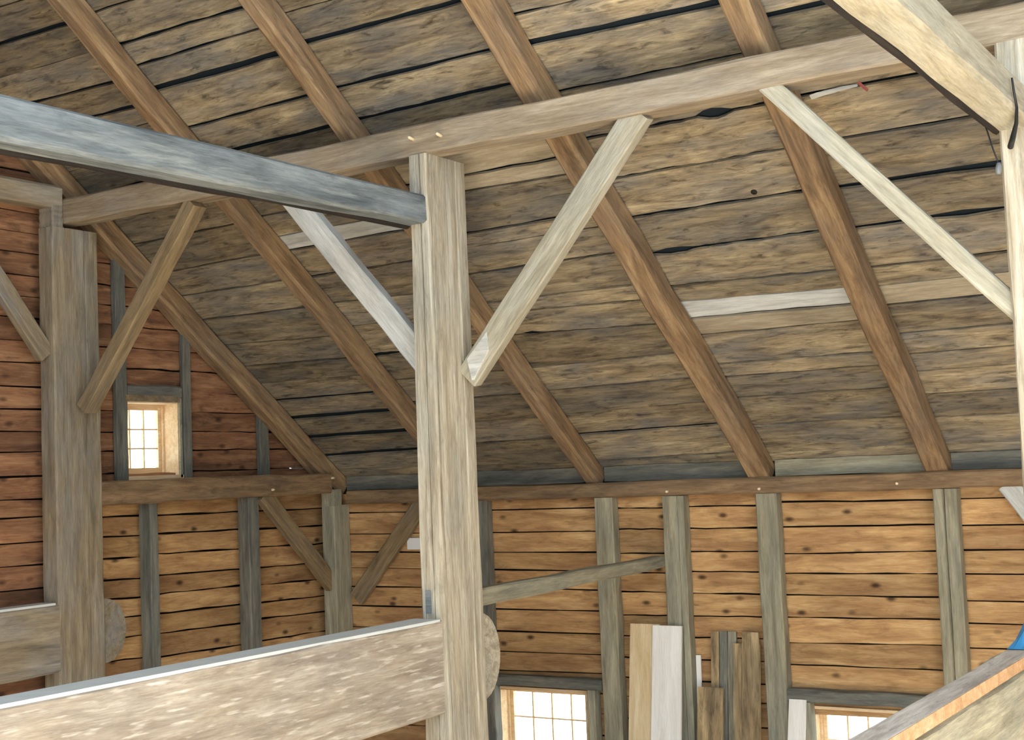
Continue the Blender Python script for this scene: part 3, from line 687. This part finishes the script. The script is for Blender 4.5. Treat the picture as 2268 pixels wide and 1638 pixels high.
stud_y(xa, xa + .075, 0, zl2b, M_STUD, 'thin grey stud at the right side of the first low window')
xa = ony(1796, 1600, YW).x
stud_y(xa - .07, xa, 0, zl3b, M_STUD, 'thin grey stud at the left side of the second low window')
xa = ony(1084, 1130, YW).x
stud_y(ony(1052, 1200, YW).x, ony(1078, 1200, YW).x, zl2a + .005, zpb, M_STUDDK, 'dark stud showing just right of the middle post')
# corner post, notched under the plate
cpl = onx(714, 1200, XG + .02)
CX1 = XG + .02
cy0 = onx(742, 1200, CX1).y; cy1 = min(onx(794, 1250, CX1).y, YB - .006); cyn = onx(758, 1110, CX1).y
cp = bpy.data.objects.new('corner_post', None); col.objects.link(cp); cp.location = (CX1 - .1, cy0, 0)
tag(cp, 'grey corner post where gable wall and back wall meet', 'post')
wl = CX1 - ony(714, 1200, cy0).x
timber('shaft', (CX1 - wl / 2, (cy0 + cy1) / 2, 0), (CX1 - wl / 2, (cy0 + cy1) / 2, zpb), wl, cy1 - cy0, (0, 1, 0), M_STUD, parent=cp, seg=12, wob=.003, b=.01)
timber('shoulder', (CX1 - wl / 2, (cy0 + cyn) / 2, zpb - .01), (CX1 - wl / 2, (cy0 + cyn) / 2, zpt + .02), wl, cyn - cy0, (0, 1, 0), M_STUD, parent=cp, seg=3, wob=.001, b=.008)
# wall braces
brace('wall_brace', ((795, 1345), (940, 1128)), ((790, 1288), (905, 1126)), YW + .02, YW + .02, .07, M_BRACEDK, 'small dark brace rising right from the corner post to the wall plate', ext=(.05, .1), group='small wall braces')
brace('wall_brace', ((2205, 1078), (2300, 1192)), ((2262, 1072), (2340, 1170)), YW + .02, YW + .02, .07, M_PALE, 'pale brace end under the wall plate at the right edge', ext=(.02, .8), group='small wall braces')

# ================================================================== GABLE FRAME
zta, ztb = onx(450, 1057, XG).z, onx(450, 1107, XG).z
gt = timber('gable_tie', (XG - .09, .30, (zta + ztb) / 2), (XG - .09, cy0 - .004, (zta + ztb) / 2), .18, zta - ztb, (0, 0, 1), M_PLATE, 'brown tie beam across the gable wall from left post to corner', 'beam', seg=10, wob=.004, jit=.004)
for q in ((602, 1084), (735, 1058)): peg(onx(*q, XG), (1, 0, 0), gt, ln=.03)
def gstud(pl, pr, zb, zt, mat, label, xf=XS, d=.14):
    if zb > 0: xf, d = XB + .06, .055
    ya, yb = onx(pl[0], pl[1], xf).y, onx(pr, pl[1], xf).y
    return timber('gable_stud', (xf - d / 2, (ya + yb) / 2, zb), (xf - d / 2, (ya + yb) / 2, zt), yb - ya, d, (-1, 0, 0), mat, label, 'stud', 'upright studs of the gable wall', seg=10, wob=.003, b=.008)
gstud((336, 1300), 354, 0, ztb, M_STUDDK, 'thin dark stud below the gable tie, nearer the left post')
gstud((555, 1300), 579, 0, ztb, M_STUDDK, 'thin dark stud below the gable tie, nearer the corner')
roof_top = lambda px, py: None
def zroof(y): return z_at(y) - .01
XS = XB + .06
y_ = onx(268, 900, XS).y
gstud((259, 900), 283, zta, min(zroof(y_ + .1), onx(268, 560, XS).z + .05), M_STUDDK, 'tall blue-grey stud left of the small gable window')
y_ = onx(415, 900, XS).y
gstud((408, 900), 425, zta, min(zroof(y_ + .1), onx(415, 725, XS).z + .06), M_STUDDK, 'dark stud right of the small gable window')
y_ = onx(585, 1000, XS).y
gstud((577, 1000), 598, zta, min(zroof(y_ + .1), onx(585, 915, XS).z), M_STUDDK, 'short dark stud under the rafter near the corner')
za, zb_ = onx(340, 853, XS).z, onx(340, 879, XS).z
timber('lintel', (XS - .06, onx(283, 866, XS).y, (za + zb_) / 2), (XS - .06, onx(402, 866, XS).y, (za + zb_) / 2), .12, za - zb_, (0, 0, 1), M_STUDDK, 'dark lintel over the small gable window', 'lintel', seg=4)
brace('gable_brace', ((735, 1312), (577, 1102)), ((738, 1262), (607, 1095)), XG - .03, XG - .03, .08, M_BRACEDK, 'brown brace from the gable tie down to the corner post', ext=(.05, .04), plane='x', group='small wall braces')

# ================================================================== LOOSE THINGS
def leaner(px0, px1, ytop, pb, mat, label, th=.022, name='leaning_board', y0=YW - .03, cat='board', notch=None, parent=None, k0=None):
    """board leaning on the wall: top edge px0..px1 at image row ytop; pb = a pixel on its left edge lower down"""
    a, b = ony(px0, ytop, y0), ony(px1, ytop, y0)
    q = onx(pb[0], pb[1], a.x); k = (q.y - a.y) / (q.z - a.z); k = max(.04, min(.30, k)) if k0 is None else k0
    yb = a.y - k * a.z
    A0, A1 = V((a.x, yb, 0.002)), V((b.x, yb, .002)); n = (V((a.x, a.y, a.z)) - A0).cross(V((1, 0, 0))).normalized()
    if n.y < 0: n = -n
    o = board(name, A0, V((a.x, a.y, a.z)), V((b.x, a.y, a.z)), A1, n, th, mat, parent, seg=8, amp=.002)
    if label: tag(o, label, cat, 'boards leaning on the back wall')
    return o
leaner(1396, 1460, 1380, (1383, 1630), M_NEWTAN, 'wide tan new plank leaning on the wall, left of the white plank', y0=YW - .03, k0=.13)
leaner(1445, 1509, 1384, (1441, 1630), M_NEWWHITE, 'wide white plank leaning in front of the tan plank', y0=YW - .06, k0=.13)
leaner(1541, 1551, 1450, (1543.5, 1515), M_NEWWHITE, 'thin white stick standing between studs', y0=YB - .03, th=.015)
leaner(1574, 1592, 1397, (1569, 1510), M_OLD, 'narrow grey-tan strip leaning left of the dark board', y0=YB - .03, k0=.10)
leaner(1593.5, 1610, 1397, (1588, 1520), M_STUDDK, 'blackened narrow board leaning among the old boards', y0=YB - .04, k0=.10)
leaner(1611.5, 1630, 1398, (1604, 1560), M_STUD, 'pale grey strip leaning just left of the wide stained board', y0=YB - .04, k0=.10)
L7 = leaner(1624, 1682, 1424, (1606, 1620), M_OLD, 'wide stained old board with a broken tab at its top', y0=YW + .04, k0=.12)
leaner(1643, 1680, 1399, (1634, 1560), M_OLD, None, name='broken_tab', y0=YW + .042, parent=L7, th=.018, k0=.12)
leaner(1545, 1601, 1520, (1540, 1620), M_OLD, 'short dark-ended old board with a knot hole, lowest of the stack', y0=YW - .03, th=.03, k0=.14)
leaner(1747, 1785, 1547, (1744, 1635), M_NEWWHITE, 'white board standing beside the right low window', y0=YW - .03)
# white scrap board fixed behind the middle post
a, b = ony(902, 1191, YB - .03), ony(960, 1216, YB - .03)
tag(boxes('scrap_board', [(a.x, b.x, YB - .035, YB - .002, b.z, a.z)], M_PAPER, origin=(a.x, YB - .02, a.z)), 'small white board on the back wall half hidden by the middle post', 'board')
# black cord hanging over the right post
cd = [onx(2241, 172, 3.84), onx(2246, 205, 3.84), onx(2252, 238, 3.84), ony(2251, 272, -.24), ony(2244, 302, -.14), ony(2238, 325, -.05)]
cord = tube('cord', cd, [.005, .006, .007, .010, .014, .016], M_BLACK)
tag(cord, 'short black cord end hanging in front of the right post', 'cord')
wr = [onz(2176, 259, 1.51 + ZO)]; base = wr[0]
wr = [ony(2176, 259, -.02), ony(2187, 292, -.02), ony(2200, 332, -.02), ony(2212, 362, -.02)]
wire = tube('lamp_wire', wr, .004, M_BLACK)
tag(wire, 'thin wire with small socket hanging left of the right post', 'wire')
sk = [ony(2212, 360, -.02), ony(2212, 368, -.02), ony(2211, 378, -.02), ony(2211, 386, -.02)]
tube('socket', sk, [.010, .016, .018, .012], M_STEEL, wire)
# red plastic tag at a gap of the roof boards
rp = onplane(1900, 182, D_BOARD - .05); rq = onplane(1922, 200, D_BOARD - .09)
tg = timber('plastic_tag', rp, rq, .02, .01, RN, M_RED, 'small faded red plastic tag hanging under the roof boards', 'tag', seg=2, b=.003, wob=0, jit=.001)
# splintered pale edge beside it
sa, sb = onplane(1795, 215, D_BOARD - .012), onplane(1898, 187, D_BOARD - .012)
timber('splinter', sa, sb, .035, .012, RN, M_PALE, 'pale splintered strip under the purlin beside the red tag', 'splinter', seg=6, b=.003, wob=.006, jit=.004, taper=(1, 1, .5, 1))
# blue plastic scrap on the plank
bz = -1.018 + ZO
bp0 = [onz(2224, 1430, bz), onz(2268, 1402, bz), onz(2300, 1420, bz), onz(2262, 1434, bz)]
_bm = bmesh.new(); og = V((sum(p.x for p in bp0) / 4, sum(p.y for p in bp0) / 4, bz))
base = [(-.06, -.26), (.05, -.22), (.055, .20), (-.05, .22)]
rr = random.Random(3); grid = []
for i in range(7):
    row = []
    for j in range(5):
        u, v = i / 6, j / 4
        x = -.055 + .11 * v; y = -.30 + .60 * u
        h = (.03 + .17 * u) * (0.35 + .65 * math.sin(math.pi * min(1, v * .9 + .1))) + rr.uniform(-.012, .018)
        if j in (0, 4) or i in (0, 6): h = .002 + (.06 * u if i == 6 else 0)
        row.append(_bm.verts.new((x, y, max(.001, h))))
    grid.append(row)
bot = [[_bm.verts.new((v.co.x, v.co.y, 0)) for v in row] for row in grid]
for i in range(6):
    for j in range(4):
        _bm.faces.new((grid[i][j], grid[i + 1][j], grid[i + 1][j + 1], grid[i][j + 1]))
        _bm.faces.new((bot[i][j], bot[i][j + 1], bot[i + 1][j + 1], bot[i + 1][j]))
bmesh.ops.recalc_face_normals(_bm, faces=_bm.faces)
_me = bpy.data.meshes.new('plastic_sheet'); _bm.to_mesh(_me); _bm.free()
sh = link('plastic_sheet', _me, M_BLUE, Matrix.Translation((3.80, -.66, bz)))
tag(sh, 'crumpled bright blue plastic sheet on the plank at the right edge', 'plastic sheet')

# ------------------------------------------------------------------ things with parts: an Empty at the base parents body and parts
BODY = {'post': 'shaft', 'purlin': 'timber', 'tie_beam': 'timber', 'anchor_beam': 'timber', 'plank': 'board', 'brace': 'timber',
        'wall_plate': 'timber', 'gable_tie': 'timber', 'lamp_wire': 'wire', 'leaning_board': 'board'}
for o in [x for x in scene.objects if x.type == 'MESH' and x.parent is None and 'category' in x.keys() and len(x.children) > 0]:
    nm = o.name; kids = list(o.children)
    loc = o.matrix_basis.translation.copy()
    o.name = BODY.get(nm.split('.')[0], 'body')
    e = bpy.data.objects.new(nm, None); col.objects.link(e); e.name = nm; e.location = loc; e.empty_display_size = 0.1
    for k in ('label', 'category', 'group'):
        if k in o.keys(): e[k] = o[k]; del o[k]
    for c in [o] + kids:
        c.parent = e; c.matrix_parent_inverse = Matrix.Translation(-loc)
